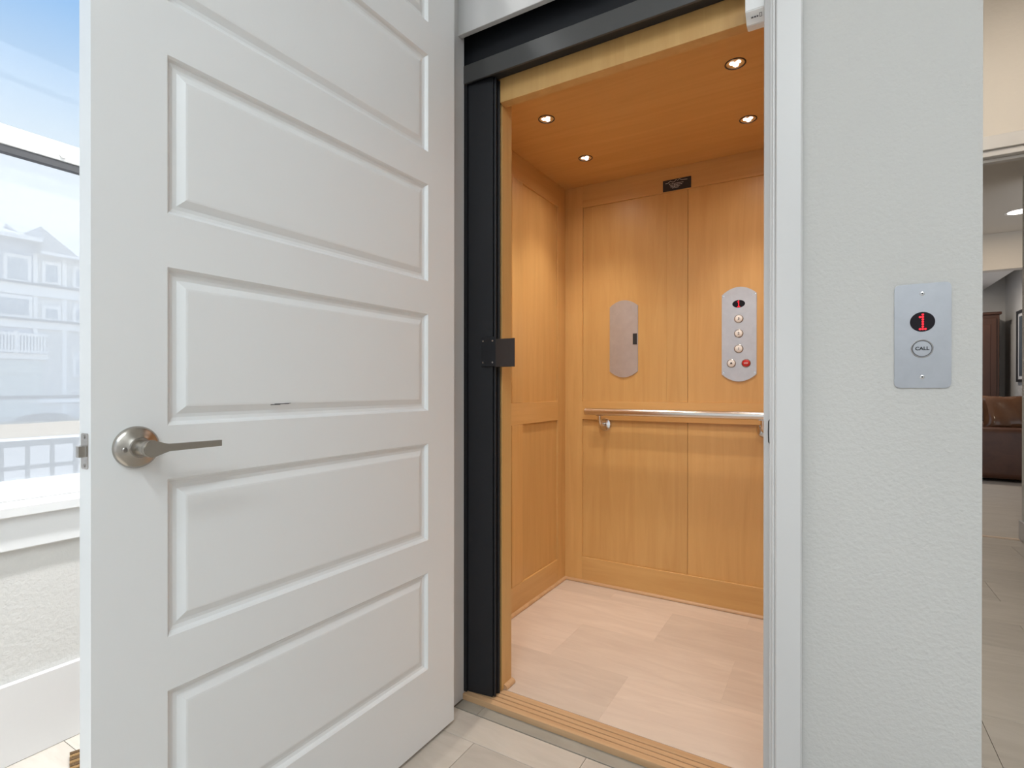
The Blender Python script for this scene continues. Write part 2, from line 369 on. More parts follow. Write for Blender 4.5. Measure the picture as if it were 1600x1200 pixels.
# ------------------------------------------------------------------ elevator car
XL, XR, YBK, ZF, ZC = -1.1894, -.012, 2.533, .020, 2.053
Y0C = 1.487
car = thing('elevator_car', (-.6, 2.0, 0), 'maple-panelled elevator car with a pale tiled floor', 'elevator')
cf = box('car_floor', 'tile_bed', (XL, XR, 1.499, YBK, -.05, ZF-.003), car)
lay(cf, XL, XR, 1.4995, YBK, -.897, 1.785, ZF, .004, 'car_tile', gap=.0001)
T = .018          # depth of frame over panel
def framed(name, label, xs_, zs_, axis, wallpos, sgn, stiles, rails, panels):
    """wall of flat recessed panels with proud stiles and rails. axis 'x' : wall runs along x at y=wallpos ; 'y' : along y at x=wallpos ; sgn: direction of the room"""
    def B(u0, u1, z0, z1, d0, d1):
        w0, w1 = sorted((wallpos+sgn*d0, wallpos+sgn*d1))
        return (u0, u1, w0, w1, z0, z1) if axis == 'x' else (w0, w1, u0, u1, z0, z1)
    wl = box(name, 'maple_z', B(xs_[0]-.03, xs_[1]+.03, zs_[0]-.03, zs_[1]+.02, -.03, -.014), car, label)
    for u0, u1, z0, z1 in panels: box('panel', 'maple_z', B(u0, u1, z0, z1, -.014, -.009), wl, bev=.0008)
    for u0, u1, z0, z1 in stiles: box('stile', 'maple_z', B(u0, u1, z0, z1, -.014, 0), wl, bev=.0007)
    for u0, u1, z0, z1 in rails: box('rail', 'maple_'+axis, B(u0, u1, z0, z1, -.014, 0), wl, bev=.0007)
    return wl
Z1, Z2, Z3, Z4 = .150, .857, .950, 1.942
SEAM = -.568
framed('back_wall', 'honey maple back wall with recessed panels', (XL, XR), (ZF, ZC), 'x', YBK, -1,
       [(XL-.014, -1.0935, ZF, ZC), (-.108, XR+.014, ZF, ZC)],
       [(-1.0932, -.1083, ZF, Z1), (-1.0932, -.1083, Z2, Z3), (-1.0932, -.1083, Z4, ZC)],
       [(-1.0932, -.665, Z3+.0003, Z4), (-.665, SEAM-.0012, Z3+.0003, Z4), (SEAM+.0012, -.1083, Z3+.0003, Z4), (-1.0932, SEAM-.0012, Z1, Z2), (SEAM+.0012, -.1083, Z1, Z2)])
for nm, xw, sg in (('left_wall', XL, 1), ('right_wall', XR, -1)):
    framed(nm, 'honey maple side wall with recessed panels', (Y0C+.05, YBK), (ZF, ZC), 'y', xw, sg,
       [(2.446, YBK, ZF, ZC), (1.992, 2.084, .1433, Z2-.0033), (1.992, 2.084, Z3+.0003, Z4-.0003), (Y0C+.05, 1.63, ZF, ZC)],
       [(1.6303, 2.4457, ZF, .143), (1.6303, 2.4457, Z2-.003, Z3), (1.6303, 2.4457, Z4, ZC)],
       [(2.084, 2.446, Z3, Z4), (2.084, 2.446, .143, Z2-.003), (1.63, 1.992, Z3, Z4), (1.63, 1.992, .143, Z2-.003)])
box('car_ceiling', 'maple_x', (XL-.03, XR+.03, 1.5095, YBK+.03, ZC, ZC+.02), car)
# quarter rounds
def qround(name, p0, p1, out_dir, rad=.0125):
    d = Vector(p1)-Vector(p0); o_ = Vector(out_dir); z_ = Vector((0, 0, 1)); q_ = G(); k = 6; p0 = Vector(p0) + Vector((0, 0, .0016)); p1 = Vector(p1) + Vector((0, 0, .0016))
    prof = [o_*0] + [o_*rad*math.sin(math.radians(90*i/k)) + z_*rad*math.cos(math.radians(90*i/k)) for i in range(k+1)]
    A = [q_.b.verts.new(Vector(p0)+v) for v in prof]; B = [q_.b.verts.new(Vector(p1)+v) for v in prof]
    for i in range(len(prof)): j = (i+1) % len(prof); q_.b.faces.new((A[i], A[j], B[j], B[i]))
    q_.b.faces.new(A[::-1]); q_.b.faces.new(B)
    return q_.build(name, 'maple_sill', car, smooth=True)
qround('quarter_round', (XL, YBK, ZF), (XR, YBK, ZF), (0, -1, 0))
qround('quarter_round', (XL, 1.548, ZF), (XL, YBK, ZF), (1, 0, 0))
qround('quarter_round', (XR, 1.548, ZF), (XR, YBK, ZF), (-1, 0, 0))
qround('quarter_round', (-.927, 1.499, ZF), (-.927, 1.552, ZF), (1, 0, 0), .014)
# front returns and header
RX = -.927
box('front_return', 'maple_z', (XL-.02, RX, Y0C, 1.548, ZF, 2.12), car, 'maple post at the folded gate', bev=.001)
box('front_return', 'maple_z', (-.095, XR+.02, Y0C, 1.548, ZF, 2.12), car, bev=.001)
box('header_board', 'maple_z', (RX, -.095, 1.4715, 1.5085, 1.9487, 2.12), car, 'pale maple board over the car entrance', bev=.001)
# threshold sill of grooved wood
sill = thing('door_sill', (-.57, 1.45, 0), 'grooved maple sill on the floor at the elevator entrance', 'sill')
box('sill_base', 'maple_sill', (XJ+.002, XJR-.002, 1.4190, 1.4985, -.05, .0145), sill)
for y0, y1 in ((1.4095, 1.4315), (1.4350, 1.4515), (1.4550, 1.4715), (1.4752, 1.4985)):
    box('sill_strip', 'maple_sill', (XJ+.002, XJR-.002, y0, y1, .0005 if y0 < 1.42 else .0145, ZF), sill, bev=.0008)

# ------------------------------------------------------------------ black lift door hardware
hb = thing('lift_header', (-.57, 1.43, 2.011), 'long black metal header across the top of the elevator entrance', 'header')
box('lower_channel', 'black_powder_lit', (XJ+.001, XJR-.001, 1.4135, 1.4215, 2.0113, 2.0700), hb, bev=.001)
box('upper_plate', 'black_metal', (XJ-.12, XJR+.12, 1.4500, 1.4600, 2.0713, 2.32), hb)
box('channel_web', 'black_metal', (XJ+.001, XJR-.001, 1.4215, 1.4600, 2.0640, 2.0700), hb)
box('inner_track', 'black_soft', (XJ+.001, XJR-.001, 1.423, 1.468, 2.024, 2.063), hb)
gate = thing('folding_gate', (-.98, 1.46, ZF), 'black folding car gate stacked at the hinge side of the elevator', 'gate')
def leaf(p0, p1, th, name='gate_leaf', z0=ZF+.002, z1=2.02, label=None):
    d = Vector((p1[0]-p0[0], p1[1]-p0[1])).normalized(); n_ = Vector((-d.y, d.x))*th/2
    poly = [(p0[0]-n_.x, p0[1]-n_.y), (p1[0]-n_.x, p1[1]-n_.y), (p1[0]+n_.x, p1[1]+n_.y), (p0[0]+n_.x, p0[1]+n_.y)]
    q_ = G().prism(poly, 'z', z0, z1)
    bmesh.ops.bevel(q_.b, geom=q_.b.edges[:], offset=.0012, segments=2, affect='EDGES')
    return q_.build(name, 'black_metal', gate, label)
box('side_channel', 'black_metal', (XJ-.02, -1.0225, 1.4205, 1.4855, ZF+.002, 2.02), gate)
leaf((-1.021, 1.4302), (-.9325, 1.4420), .008)
leaf((-1.020, 1.4595), (-.9290, 1.4515), .006)
leaf((-1.020, 1.4655), (-.9285, 1.4655), .006)
leaf((-1.020, 1.4810), (-.9285, 1.4755), .006)
G().cyl((-.9285, 1.4470, ZF+.003), (0, 0, 1), .0042, 1.995, 14).build('hinge_pin', 'black_metal', gate, smooth=True)
G().cyl((-.9285, 1.4705, ZF+.003), (0, 0, 1), .0038, 1.995, 14).build('hinge_pin', 'black_metal', gate, smooth=True)
hw = G().box(-.9700, -.9130, 1.4275, 1.4300, 1.0875, 1.1815, bev=.0006).build('handle_plate', 'black_metal', gate)
hl = G().box(-.9140, -.8440, 1.4270, 1.4300, 1.0850, 1.1740, bev=.0006).build('pull_flap', 'black_sheen', gate)
for xx in (-.9620, -.9255):
    for z in (1.1000, 1.1690): G().cyl((xx, 1.4275, z), (0, -1, 0), .0030, .0012, 12).build('screw', 'chrome', hw)
# small white device box at the head of the right jamb
wb = thing('interlock_box', (-.15, 1.39, 1.882), 'small white device box at the top of the doorway beside the black header', 'device box')
q = G(); q.prism([(1.362, 1.906), (1.388, 1.887), (1.412, 1.887), (1.412, 2.008), (1.362, 2.008)], 'x', -.1735, -.1328)
bmesh.ops.bevel(q.b, geom=q.b.edges[:], offset=.0015, segments=2, affect='EDGES')
q.build('case', 'white_plastic', wb)
sd = Vector((0, .807, -.590)); sn = Vector((0, -.590, -.807)); sc_ = Vector((0, 1.3735, 1.8975))     # along and off the sloping lower face
def mark(x0, x1, t0, t1):
    q = G(); A = [Vector((x, 0, 0)) + sc_ + sd*t_ + sn*.0003 for x, t_ in ((x0, t0), (x1, t0), (x1, t1), (x0, t1))]
    q.b.faces.new([q.b.verts.new(v) for v in A])
    r_ = bmesh.ops.extrude_face_region(q.b, geom=q.b.faces[:]); bmesh.ops.translate(q.b, verts=[v for v in r_['geom'] if isinstance(v, bmesh.types.BMVert)], vec=sn*.0004)
    q.build('label_mark', 'grey_ink', wb)
for x0, x1 in ((-.1620, -.1570), (-.1555, -.1515), (-.1500, -.1465)): mark(x0, x1, .000, .0035)
for x0, x1, t0, t1 in ((-.1440, -.1385, -.004, -.003), (-.1440, -.1385, .004, .005), (-.1440, -.1430, -.003, .004), (-.1395, -.1385, -.003, .004)): mark(x0, x1, t0, t1)

# ------------------------------------------------------------------ call station on the wall
def rrect(x0, x1, z0, z1, rad, n=6):
    out = []
    for cx, cz, a0 in ((x1-rad, z1-rad, 0), (x0+rad, z1-rad, 90), (x0+rad, z0+rad, 180), (x1-rad, z0+rad, 270)):
        for k in range(n+1): t_ = math.radians(a0+90*k/n); out.append((cx+rad*math.cos(t_), cz+rad*math.sin(t_)))
    return out
def ellipse(cx, cz, rx, rz, n=36): return [(cx+rx*math.cos(2*math.pi*k/n), cz+rz*math.sin(2*math.pi*k/n)) for k in range(n)]
def plate(poly, y0, y1, name, material, parent, bev=0, **k):
    q_ = G().prism(poly, 'y', y0, y1)
    if bev:
        yy = min(y0, y1)
        bmesh.ops.bevel(q_.b, geom=[e_ for e_ in q_.b.edges if abs(e_.verts[0].co.y-yy) < 1e-6 and abs(e_.verts[1].co.y-yy) < 1e-6], offset=bev, segments=2, affect='EDGES')
    return q_.build(name, material, parent, **k)
def digit_one(parent, cx, cz, y, pw, ph, rad):
    """dot-matrix figure 1, five by seven"""
    rows = ['..#..', '.##..', '..#..', '..#..', '..#..', '..#..', '.###.']
    for j_, row in enumerate(rows):
        for i_, ch in enumerate(row):
            if ch == '#': G().cyl((cx+(i_-2)*pw, y, cz+(3-j_)*ph), (0, -1, 0), rad, .0006, 10).build('led_dot', 'led_red', parent)
cs = thing('call_station', (.1545, YF, 1.02), 'brushed steel call plate with a red 1 display and CALL button on the white wall', 'call button')
plate(rrect(.1100, .1992, 1.0195, 1.2240, .009), YF, YF-.003, 'faceplate', 'call_steel', cs, bev=.0008)
dp = plate(ellipse(.1548, 1.1490, .0198, .0193), YF-.003, YF-.0036, 'display', 'display', cs)
digit_one(dp, .1553, 1.1490, YF-.0036, .0042, .0047, .0020)
bt = thing('call_button', (.1543, YF-.003, 1.0965), 'round steel button reading CALL'); bt.parent = cs; bt.location = Vector((.1543, YF-.003, 1.0965)) - cs.location
G().lathe((.1543, YF-.003, 1.0965), (0, -1, 0), [(.0178, -.001), (.0178, .0010), (.0170, .0016), (.0160, .0010), (.0160, 0)], 40).build('button_ring', 'steel', bt, smooth=True)
G().lathe((.1543, YF-.003, 1.0965), (0, -1, 0), [(.0146, -.001), (.0146, .0012), (0, .0014)], 40).build('button_face', 'call_steel', bt, smooth=True)
q = G(); q.lathe((.1543, YF-.003, 1.0965), (0, -1, 0), [(.0160, .0003), (.0160, .0011), (.0145, .0014), (.0145, .0003)], 40); q.build('groove_ring', 'grey_ink', bt, smooth=True)
text('CALL', .0094, 'dark', bt, (.1543, YF-.0046, 1.0965), (1, 0, 0), (0, 0, 1))
for z in (1.2043, 1.0412):
    s_ = G().lathe((.1545, YF-.003, z), (0, -1, 0), [(.0040, -.001), (.0040, .0006), (.003, .0012), (0, .0012)], 18).build('screw', 'chrome', cs, smooth=True)
    G().cyl((.1545, YF-.0041, z), (0, -1, 0), .0015, .0004, 10).build('screw_slot', 'dark', s_)

# ------------------------------------------------------------------ car operating panel, blank plate, maker's plate
YP = YBK+.009
def capsule(x0, x1, ztop, zbot, sag, n=12):
    """plate with arched top and bottom"""
    out = []
    for k in range(n+1): u = k/n; out.append((x0+(x1-x0)*u, zbot - sag*(1-(2*u-1)**2)))
    for k in range(n+1): u = k/n; out.append((x1-(x1-x0)*u, ztop + sag*(1-(2*u-1)**2)))
    return out
cop = thing('control_panel', (-.3472, YP, 1.045), 'steel elevator control panel with floor buttons and a red stop button', 'control panel')
plate(capsule(-.4188, -.2755, 1.434, 1.079, .032), YP, YP-.004, 'faceplate', 'plate_steel', cop, bev=.001)
yf = YP-.004
dp = plate(ellipse(-.3482, 1.3910, .0262, .0170), yf, yf-.0008, 'display', 'display', cop)
digit_one(dp, -.3482, 1.3910, yf-.0008, .0042, .0045, .0020)
def cop_button(x, z, material, name, label):
    b = thing(name, (0, 0, 0), label); b.parent = cop; b.location = Vector((x, yf, z)) - cop.location
    G().lathe((x, yf, z), (0, -1, 0), [(.0188, -.001), (.0188, .0016), (.0172, .0028), (.0158, .0020), (.0158, 0)], 28).build('button_ring', 'screw', b, smooth=True)
    G().lathe((x, yf, z), (0, -1, 0), [(.0155, -.001), (.0155, .0030), (.0140, .0040), (0, .0042)], 28).build('button_face', material, b, smooth=True)
    return b
for d_, z in (('3', 1.3245), ('2', 1.2595), ('1', 1.1918)):
    b = cop_button(-.3478, z, 'button', 'floor_button', 'white floor button marked '+d_)
    text(d_, .0155, 'grey_ink', b, (-.3478, yf-.0043, z), (1, 0, 0), (0, 0, 1))
b = cop_button(-.3782, 1.1275, 'button', 'alarm_button', 'white button with a bell symbol')
q = G(); q.prism([(-.3842, 1.1238), (-.3722, 1.1238), (-.3740, 1.1262), (-.3746, 1.1308), (-.3770, 1.1328), (-.3794, 1.1328), (-.3818, 1.1308), (-.3824, 1.1262)], 'y', yf-.0042, yf-.0050); q.build('bell_symbol', 'grey_ink', b)
b = cop_button(-.3177, 1.1272, 'button_red', 'stop_button', 'red stop button')
text('STOP', .0072, 'white_ink', b, (-.3177, yf-.0043, 1.1272), (1, 0, 0), (0, 0, 1))
for x, z in ((-.4115, 1.0855), (-.2830, 1.0855), (-.4115, 1.4275), (-.2830, 1.4275)):
    G().lathe((x, yf, z), (0, -1, 0), [(.0038, -.0005), (.0038, .0006), (0, .0012)], 12).build('screw', 'chrome', cop, smooth=True)
ap = thing('access_plate', (-.876, YP, 1.062), 'plain steel plate with a small black slot on the maple back wall', 'wall plate')
plate(capsule(-.9480, -.8042, 1.4205, 1.1000, .030), YP, YP-.004, 'faceplate', 'plate_steel', ap, bev=.001)
box('slot_cover', 'black_soft', (-.8290, -.8080, yf-.0012, yf, 1.2300, 1.2840), ap)
npl = thing('maker_plate', (-.6165, YBK, 1.944), 'small black plate with mountain outline and tiny lettering under the car ceiling', 'name plate')
box('plate', 'black_soft', (-.6812, -.5517, YBK-.003, YBK, 1.9440, 1.9965), npl, bev=.0005)
yn = YBK-.0034
zg = [(-.6690, 1.9815), (-.6560, 1.9820), (-.6460, 1.9900), (-.6380, 1.9840), (-.6290, 1.9828), (-.6190, 1.9925), (-.6130, 1.9865), (-.6050, 1.9935), (-.5930, 1.9865), (-.5680, 1.9848)]
q = G().tube([(x, yn, z) for x, z in zg], .0009, 6); q.build('mountain_line', 'pale_ink', npl)
for z, x0, x1 in ((1.9755, -.6520, -.5850), (1.9685, -.6480, -.5920), (1.9620, -.6450, -.6020), (1.9560, -.6380, -.6080)):
    q = G(); x = x0
    while x < x1:                    # rows of print too small to read: short dashes
        w_ = random.uniform(.003, .008); q.box(x, min(x+w_, x1), yn-.0002, yn+.0006, z-.0011, z+.0011); x += w_+.0022
    q.build('print_row', 'pale_ink', npl)

# ------------------------------------------------------------------ handrail
hr = thing('handrail', (-.6, 2.46, .88), 'brushed steel handrail along the maple back wall', 'handrail')
ZR, YR = .9005, 2.462
G().lathe((-1.0470, YR, ZR), (1, 0, 0), [(0, 0), (.0165, 0), (.0178, .0015), (.0178, .893), (.0165, .8945), (0, .8945)], 28).build('rail_tube', 'rail_steel', hr, smooth=True)
for x in (-.9715, -.243):
    br = G().tube([(x, YR, ZR-.017), (x, YR, ZR-.034), (x, YR+.006, ZR-.050), (x, YR+.020, ZR-.062), (x, YR+.040, ZR-.065), (x, YBK+.003, ZR-.065)], .0088, 14).build('bracket', 'rail_steel', hr, smooth=True)
    G().lathe((x, YBK+.010, ZR-.065), (0, -1, 0), [(.0335, 0), (.0335, .006), (.029, .012), (.016, .016), (.010, .017)], 30).build('rosette', 'chrome', br, smooth=True)
    box('saddle', 'rail_steel', (x-.016, x+.016, YR-.010, YR+.010, ZR-.0195, ZR-.0165), br, bev=.001)

# ------------------------------------------------------------------ downlights in the car ceiling
def downlight(x, y, label, power):
    t_ = thing('downlight', (x, y, ZC), label, 'ceiling light', 'downlights in the elevator ceiling')
    G().lathe((x, y, ZC), (0, 0, -1), [(.0290, -.001), (.0320, .0), (.0322, .0015), (.0300, .0028), (.0275, .0012), (.0265, -.004), (.026, -.016)], 36).build('trim_ring', 'can_dark', t_, smooth=True)
    G().lathe((x, y, ZC), (0, 0, -1), [(.0268, -.002), (.0225, -.0035), (0, -.004)], 36).build('reflector', 'can_dark', t_, smooth=True)
    for k in range(3):
        an = math.radians(90+120*k); G().lathe((x+.0105*math.cos(an), y+.0105*math.sin(an), ZC), (0, 0, -1), [(.0088, -.004), (.0080, .0005), (.0045, .003), (0, .004)], 16).build('led_lens', 'led_white', t_, smooth=True)
    ld = bpy.data.lights.new('downlight_beam', 'SPOT'); ld.energy = power; ld.spot_size = math.radians(86); ld.spot_blend = 1.0; ld.shadow_soft_size = .03; ld.color = (1, .90, .80)
    lo = bpy.data.objects.new('downlight_beam', ld); C.objects.link(lo); lo.parent = t_; lo.location = (0, 0, -.012)
    ls = bpy.data.lights.new('downlight_spill', 'SPOT'); ls.energy = power*.20; ls.spot_size = math.radians(160); ls.spot_blend = 1; ls.shadow_soft_size = .03; ls.color = ld.color
    lo = bpy.data.objects.new('downlight_spill', ls); C.objects.link(lo); lo.parent = t_; lo.location = (0, 0, -.012)
for x, y in ((-.261, 1.823), (-.2725, 2.226), (-.9385, 1.8275), (-.947, 2.228)):
    w1 = 'by the entrance' if y < 2 else 'by the back wall'; w2 = 'above the folded gate side' if x < -.6 else 'above the control panel side'
    downlight(x, y, 'small recessed three-LED light %s, %s' % (w1, w2), CAR_W)

# ------------------------------------------------------------------ added foyer and hall lamps, out of view
def recessed(x, y, z, label, power, col, rad=.075, group='added unseen fill lights in the foyer ceiling', spread=180):
    t_ = thing('recessed_light', (x, y, z), label, 'ceiling light', group)
    G().lathe((x, y, z), (0, 0, -1), [(rad, -.001), (rad+.02, 0), (rad+.019, .004), (rad, .002)], 32).build('trim_ring', 'white_plastic', t_, smooth=True)
    G().lathe((x, y, z), (0, 0, -1), [(rad, .001), (rad*.7, .004), (0, .006)], 32).build('lens', 'lamp_glow', t_, smooth=True)
    ld = bpy.data.lights.new('lamp', 'AREA'); ld.shape = 'DISK'; ld.size = rad*2; ld.spread = math.radians(spread); ld.energy = power; ld.color = col
    lo = bpy.data.objects.new('lamp', ld); C.objects.link(lo); lo.parent = t_; lo.location = (0, 0, -.012)
for y in (-2.8, -2.1, -1.4, -.7):
    for x in (0, .8): recessed(x, y, CZ, 'unseen round fill light added in the foyer ceiling', FOYER_FILL_W, (.86, .95, 1))  # unseen fill lamps, added for even light in the foyer
for y in (.55, .95): recessed(-1.30, y, CZ, 'unseen round fill light added in the ceiling over the street window', 13, (.97, .985, 1), group='added unseen fill lights over the window', spread=78)  # added out of view to brighten the wall and sill at the window
recessed(.68, 2.5, CZ, 'unseen round fill light added in the hall ceiling beside the shaft wall', HALL_FILL_W, (1, .88, .74), group='recessed ceiling lights in the hall')  # unseen lamp added to light the hall

# ------------------------------------------------------------------ street window
XG = -1.985
def zw(z): return CAMH + (z-CAMH)*XG/XW            # same sight line, further back
w1 = thing('window_1', (XW-.06, .35, WZ0), 'tall white street window with an insect screen over its lower sash', 'window', kind='structure')
zt0, zt1 = zw(1.670), zw(1.723)
zs0 = zw(.762)
for nm, b in (('jamb_liner', (XW-.12, XW-.002, WY0, WY0+.02, WZ0, WZ1)), ('jamb_liner', (XW-.12, XW-.002, WY1-.02, WY1, WZ0, WZ1)), ('head_liner', (XW-.12, XW-.002, WY0+.02, WY1-.02, WZ1-.02, WZ1)),
              ('side_frame', (XG-.03, XG+.02, WY0+.02, WY0+.065, zs0, WZ1-.02)), ('side_frame', (XG-.03, XG+.02, WY1-.065, WY1-.02, zs0, WZ1-.02)),
              ('meeting_rail', (XG-.02, XG+.015, WY0+.065, WY1-.065, zt0, zt1)), ('bottom_rail', (XG-.03, XG+.02, WY0+.02, WY1-.02, WZ0, zs0)), ('top_rail', (XG-.03, XG+.02, WY0+.065, WY1-.065, WZ1-.075, WZ1-.02))):
    box(nm, 'window_white', b, w1, bev=.002)
box('glazing_gasket', 'gasket', (XG-.012, XG+.012, WY0+.065, WY1-.065, zt0-.020, zt0-.001), w1, 'dark rubber strip under the meeting rail')
G().cyl((XG+.015, .677, zt0+.017), (1, 0, 0), .008, .004, 20).build('vent_stop', 'white_plastic', w1, smooth=True)
box('upper_pane', 'glass', (XG-.004, XG-.001, WY0+.06, WY1-.06, zt1-.002, WZ1-.07), w1)
box('lower_pane', 'glass', (XG+.001, XG+.004, WY0+.06, WY1-.06, zs0-.002, zt0-.015), w1)
G().quad((XG-.024, WY0+.06, zs0), (XG-.024, WY1-.06, zs0), (XG-.024, WY1-.06, zt0), (XG-.024, WY0+.06, zt0)).build('insect_screen', 'insect_mesh', w1, 'pale fine mesh screen')
box('stool', 'window_white', (XG-.04, XW+.035, WY0+.001, WY1-.001, WZ0-.03, WZ0), w1, 'projecting white inner sill', bev=.003)
box('apron', 'window_white', (XW, XW+.018, WY0-.03, WY1+.03, .578, WZ0-.03), w1, bev=.003)

# jute mat by the window
mt = thing('door_mat', (-1.75, .78, 0), 'brown woven jute mat on the floor below the street window', 'mat')
c0 = Vector((-1.800, .6335, 0)); dv = Vector((.943, -.333, 0)); du = Vector((.333, .943, 0))
q = G(); q.b.faces.new([q.b.verts.new(c0+v+Vector((0, 0, .002))) for v in (dv*0, du*.42, du*.42+dv*.6, dv*.6)]); q.build('backing', 'jute_dark', mt)
for k in range(40):
    o_ = c0 + dv*(.6*(k+.5)/40) + Vector((0, 0, .008))
    G().tube([o_, o_+du*.42], .0074, 6).build('braid', 'jute' if k % 2 else 'jute_mid', mt, smooth=True)

# ------------------------------------------------------------------ hall passage on the right
hw_ = struct('wall_hall', 'hall_paint', [(XC-.1, XH, 3.6, 3.72, 2.3063, CZ)], 'beige wall above the white cased passage', 'wall')
t5 = trimset(5, 'trim_paint', [('head_casing', (XC-.05, XH, 3.585, 3.6, 2.2372, 2.3063), .002), ('head_jamb', (XC-.05, XH, 3.6, 3.72, 2.205, 2.236), .002), ('stop', (XC-.05, XH, 3.640, 3.680, 2.188, 2.2045), .002)], 'white head casing of the hall passage', 'door casing')
struct('wall_passage', 'hall_paint', [(XC-.1, XC, 3.6, 6.6, 0, 2.45)], 'beige left wall of the passage to the living room', 'wall')
struct('ceiling_passage', 'hall_paint', [(XC-.1, 3.4, 3.72, 5.46, 2.44, 2.56), (XC-.1, 3.4, 5.46, 6.62, 2.47, 2.56)], 'low beige passage ceiling in two levels', 'ceiling')
struct('wall_bulkhead', 'hall_paint', [(XC-.1, 3.4, 6.62, 6.74, 2.128, 2.56)], 'beige bulkhead across the living room entrance', 'wall')
struct('floor_living', 'hall_tile', [(XC-.1, 3.4, 4.83, 10.0, -.06, 0)], 'brown wood-look floor of the living room', 'floor')
struct('trim_6', 'strip_pale', [(XC, XH+.12, 4.795, 4.83, -.01, .004)], 'thin pale transition strip across the hall floor', 'floor strip', bev=.002)
struct('wall_living_back', 'wall_paint', [(XC-.1, 3.4, 9.6, 9.72, 0, 3.2)], 'pale far wall of the living room behind the armoire', 'wall')
struct('wall_living_right', 'wall_paint', [(2.03, 2.15, 8.2, 9.6, 0, 3.2)], 'pale living room wall carrying the framed picture', 'wall')
q = G(); q.prism([(1.0, 1.52), (2.6, 3.24), (2.6, 3.30), (1.0, 1.6)], 'y', 6.8, 9.6)
q.b.free()
q = G(); q.prism([(.10, 2.36), (1.80, 2.36), (2.20, 2.80), (2.20, 2.88), (1.76, 2.44), (.10, 2.44)], 'y', 6.76, 9.6)
tag(q.build('ceiling_living', 'ceil_paint'), 'sloped living room ceiling', 'ceiling', kind='structure')
struct('wall_outer', 'hall_paint', [(3.4, 3.5, 3.72, 9.72, 0, 3.2)], 'outer living room wall out of view', 'wall')
recessed(1.335, 5.905, 2.47, 'glowing round light in the passage ceiling before the living room', 5.5, (1, .80, .58), .075, 'recessed ceiling lights in the hall')
recessed(1.3, 8.3, 2.36, 'unseen round fill light added in the living room ceiling', 18, (1, .9, .8), .075, 'added unseen fill lights in the living room')  # unseen lamp added to lift the far living room wall

# leather sofa seen from its arm
sf = thing('leather_sofa', (1.45, 8.4, 0), 'brown leather sofa standing in the living room', 'sofa')
def soft(name, material, b, bev, parent, seg=4, label=None):
    q_ = G(); q_.box(*b)
    bmesh.ops.bevel(q_.b, geom=q_.b.edges[:], offset=bev, segments=seg, affect='EDGES', profile=.6)
    return q_.build(name, material, parent, label, smooth=True)
soft('arm', 'leather', (1.02, 1.92, 7.62, 7.86, .03, .585), .07, sf)
soft('arm', 'leather', (1.02, 1.92, 9.0-.16, 9.06, .03, .585), .07, sf)
soft('base', 'leather', (1.05, 1.90, 7.84, 8.86, .03, .34), .03, sf)
soft('backrest', 'leather', (1.02, 1.30, 7.84, 8.86, .30, .88), .08, sf)
for y0 in (7.87, 8.36): soft('seat_cushion', 'leather_cushion', (1.28, 1.92, y0, y0+.47, .33, .50), .06, sf)
for x in (1.08, 1.84):
    for y in (7.68, 9.0): G().cyl((x, y, 0), (0, 0, 1), .025, .05, 12).build('foot', 'dark', sf)
def pillow(name, c, sx, sy, sz, rx, rz, material, label, cat='cushion', group=None):
    b = bmesh.new(); bmesh.ops.create_grid(b, x_segments=12, y_segments=12, size=.5)
    me = bpy.data.meshes.new(name); vs_ = []; fs_ = []
    N = 14
    for s_ in (1, -1):
        for j_ in range(N+1):
            for i_ in range(N+1):
                u, v = 2*i_/N-1, 2*j_/N-1; h = max(0, (1-u**4)*(1-v**4))**.5
                pin = 1-.07*(1-abs(u))*abs(v)-.0; pin2 = 1-.07*(1-abs(v))*abs(u)
                vs_.append((u*sx/2*pin2, s_*h*sy/2*(1+.10*math.sin(5*u+3*v)), v*sz/2*pin))
    K = (N+1)**2
    for s_ in (0, 1):
        for j_ in range(N):
            for i_ in range(N):
                a_ = s_*K+j_*(N+1)+i_; fs_.append((a_, a_+1, a_+N+2, a_+N+1) if s_ else (a_, a_+N+1, a_+N+2, a_+1))
    b.free(); me.from_pydata(vs_, [], fs_)
    bb = bmesh.new(); bb.from_mesh(me); bmesh.ops.remove_doubles(bb, verts=bb.verts[:], dist=1e-4); bmesh.ops.recalc_face_normals(bb, faces=bb.faces[:]); bb.to_mesh(me); bb.free()
    o = link(name, me, material, None, None, True, True); o.location = c; o.rotation_euler = (rx, 0, rz)
    return tag(o, label, cat, group)
pillow('sofa_pillow', (1.695, 8.02, .735), .40, .17, .43, math.radians(-24), math.radians(4), 'leather_cushion', 'shiny brown leather pillow leaning on the sofa arm')
pillow('throw_cushion', (1.400, 8.02, .72), .17, .13, .40, math.radians(-22), math.radians(-6), 'leather', 'dark brown cushion beside the shiny pillow on the sofa')
# armoire
am = thing('armoire', (1.45, 9.3, 0), 'tall dark wooden armoire in the living room corner', 'armoire')
box('carcass', 'walnut', (1.02, 1.872, 9.11, 9.58, 0, 1.965), am, bev=.004)
box('cornice', 'walnut', (1.00, 1.892, 9.09, 9.59, 1.965, 2.000), am, bev=.006)
for x0, x1 in ((1.05, 1.442), (1.450, 1.842)):
    dd = box('door', 'walnut', (x0, x1, 9.092, 9.11, .12, 1.92), am, bev=.003)
    box('door_panel', 'walnut', (x0+.06, x1-.06, 9.086, 9.092, .20, 1.84), dd, bev=.004)
    G().cyl(((x1-.03) if x0 < 1.1 else (x0+.03), 9.092, 1.0), (0, -1, 0), .012, .02, 14).build('knob', 'nickel', dd, smooth=True)
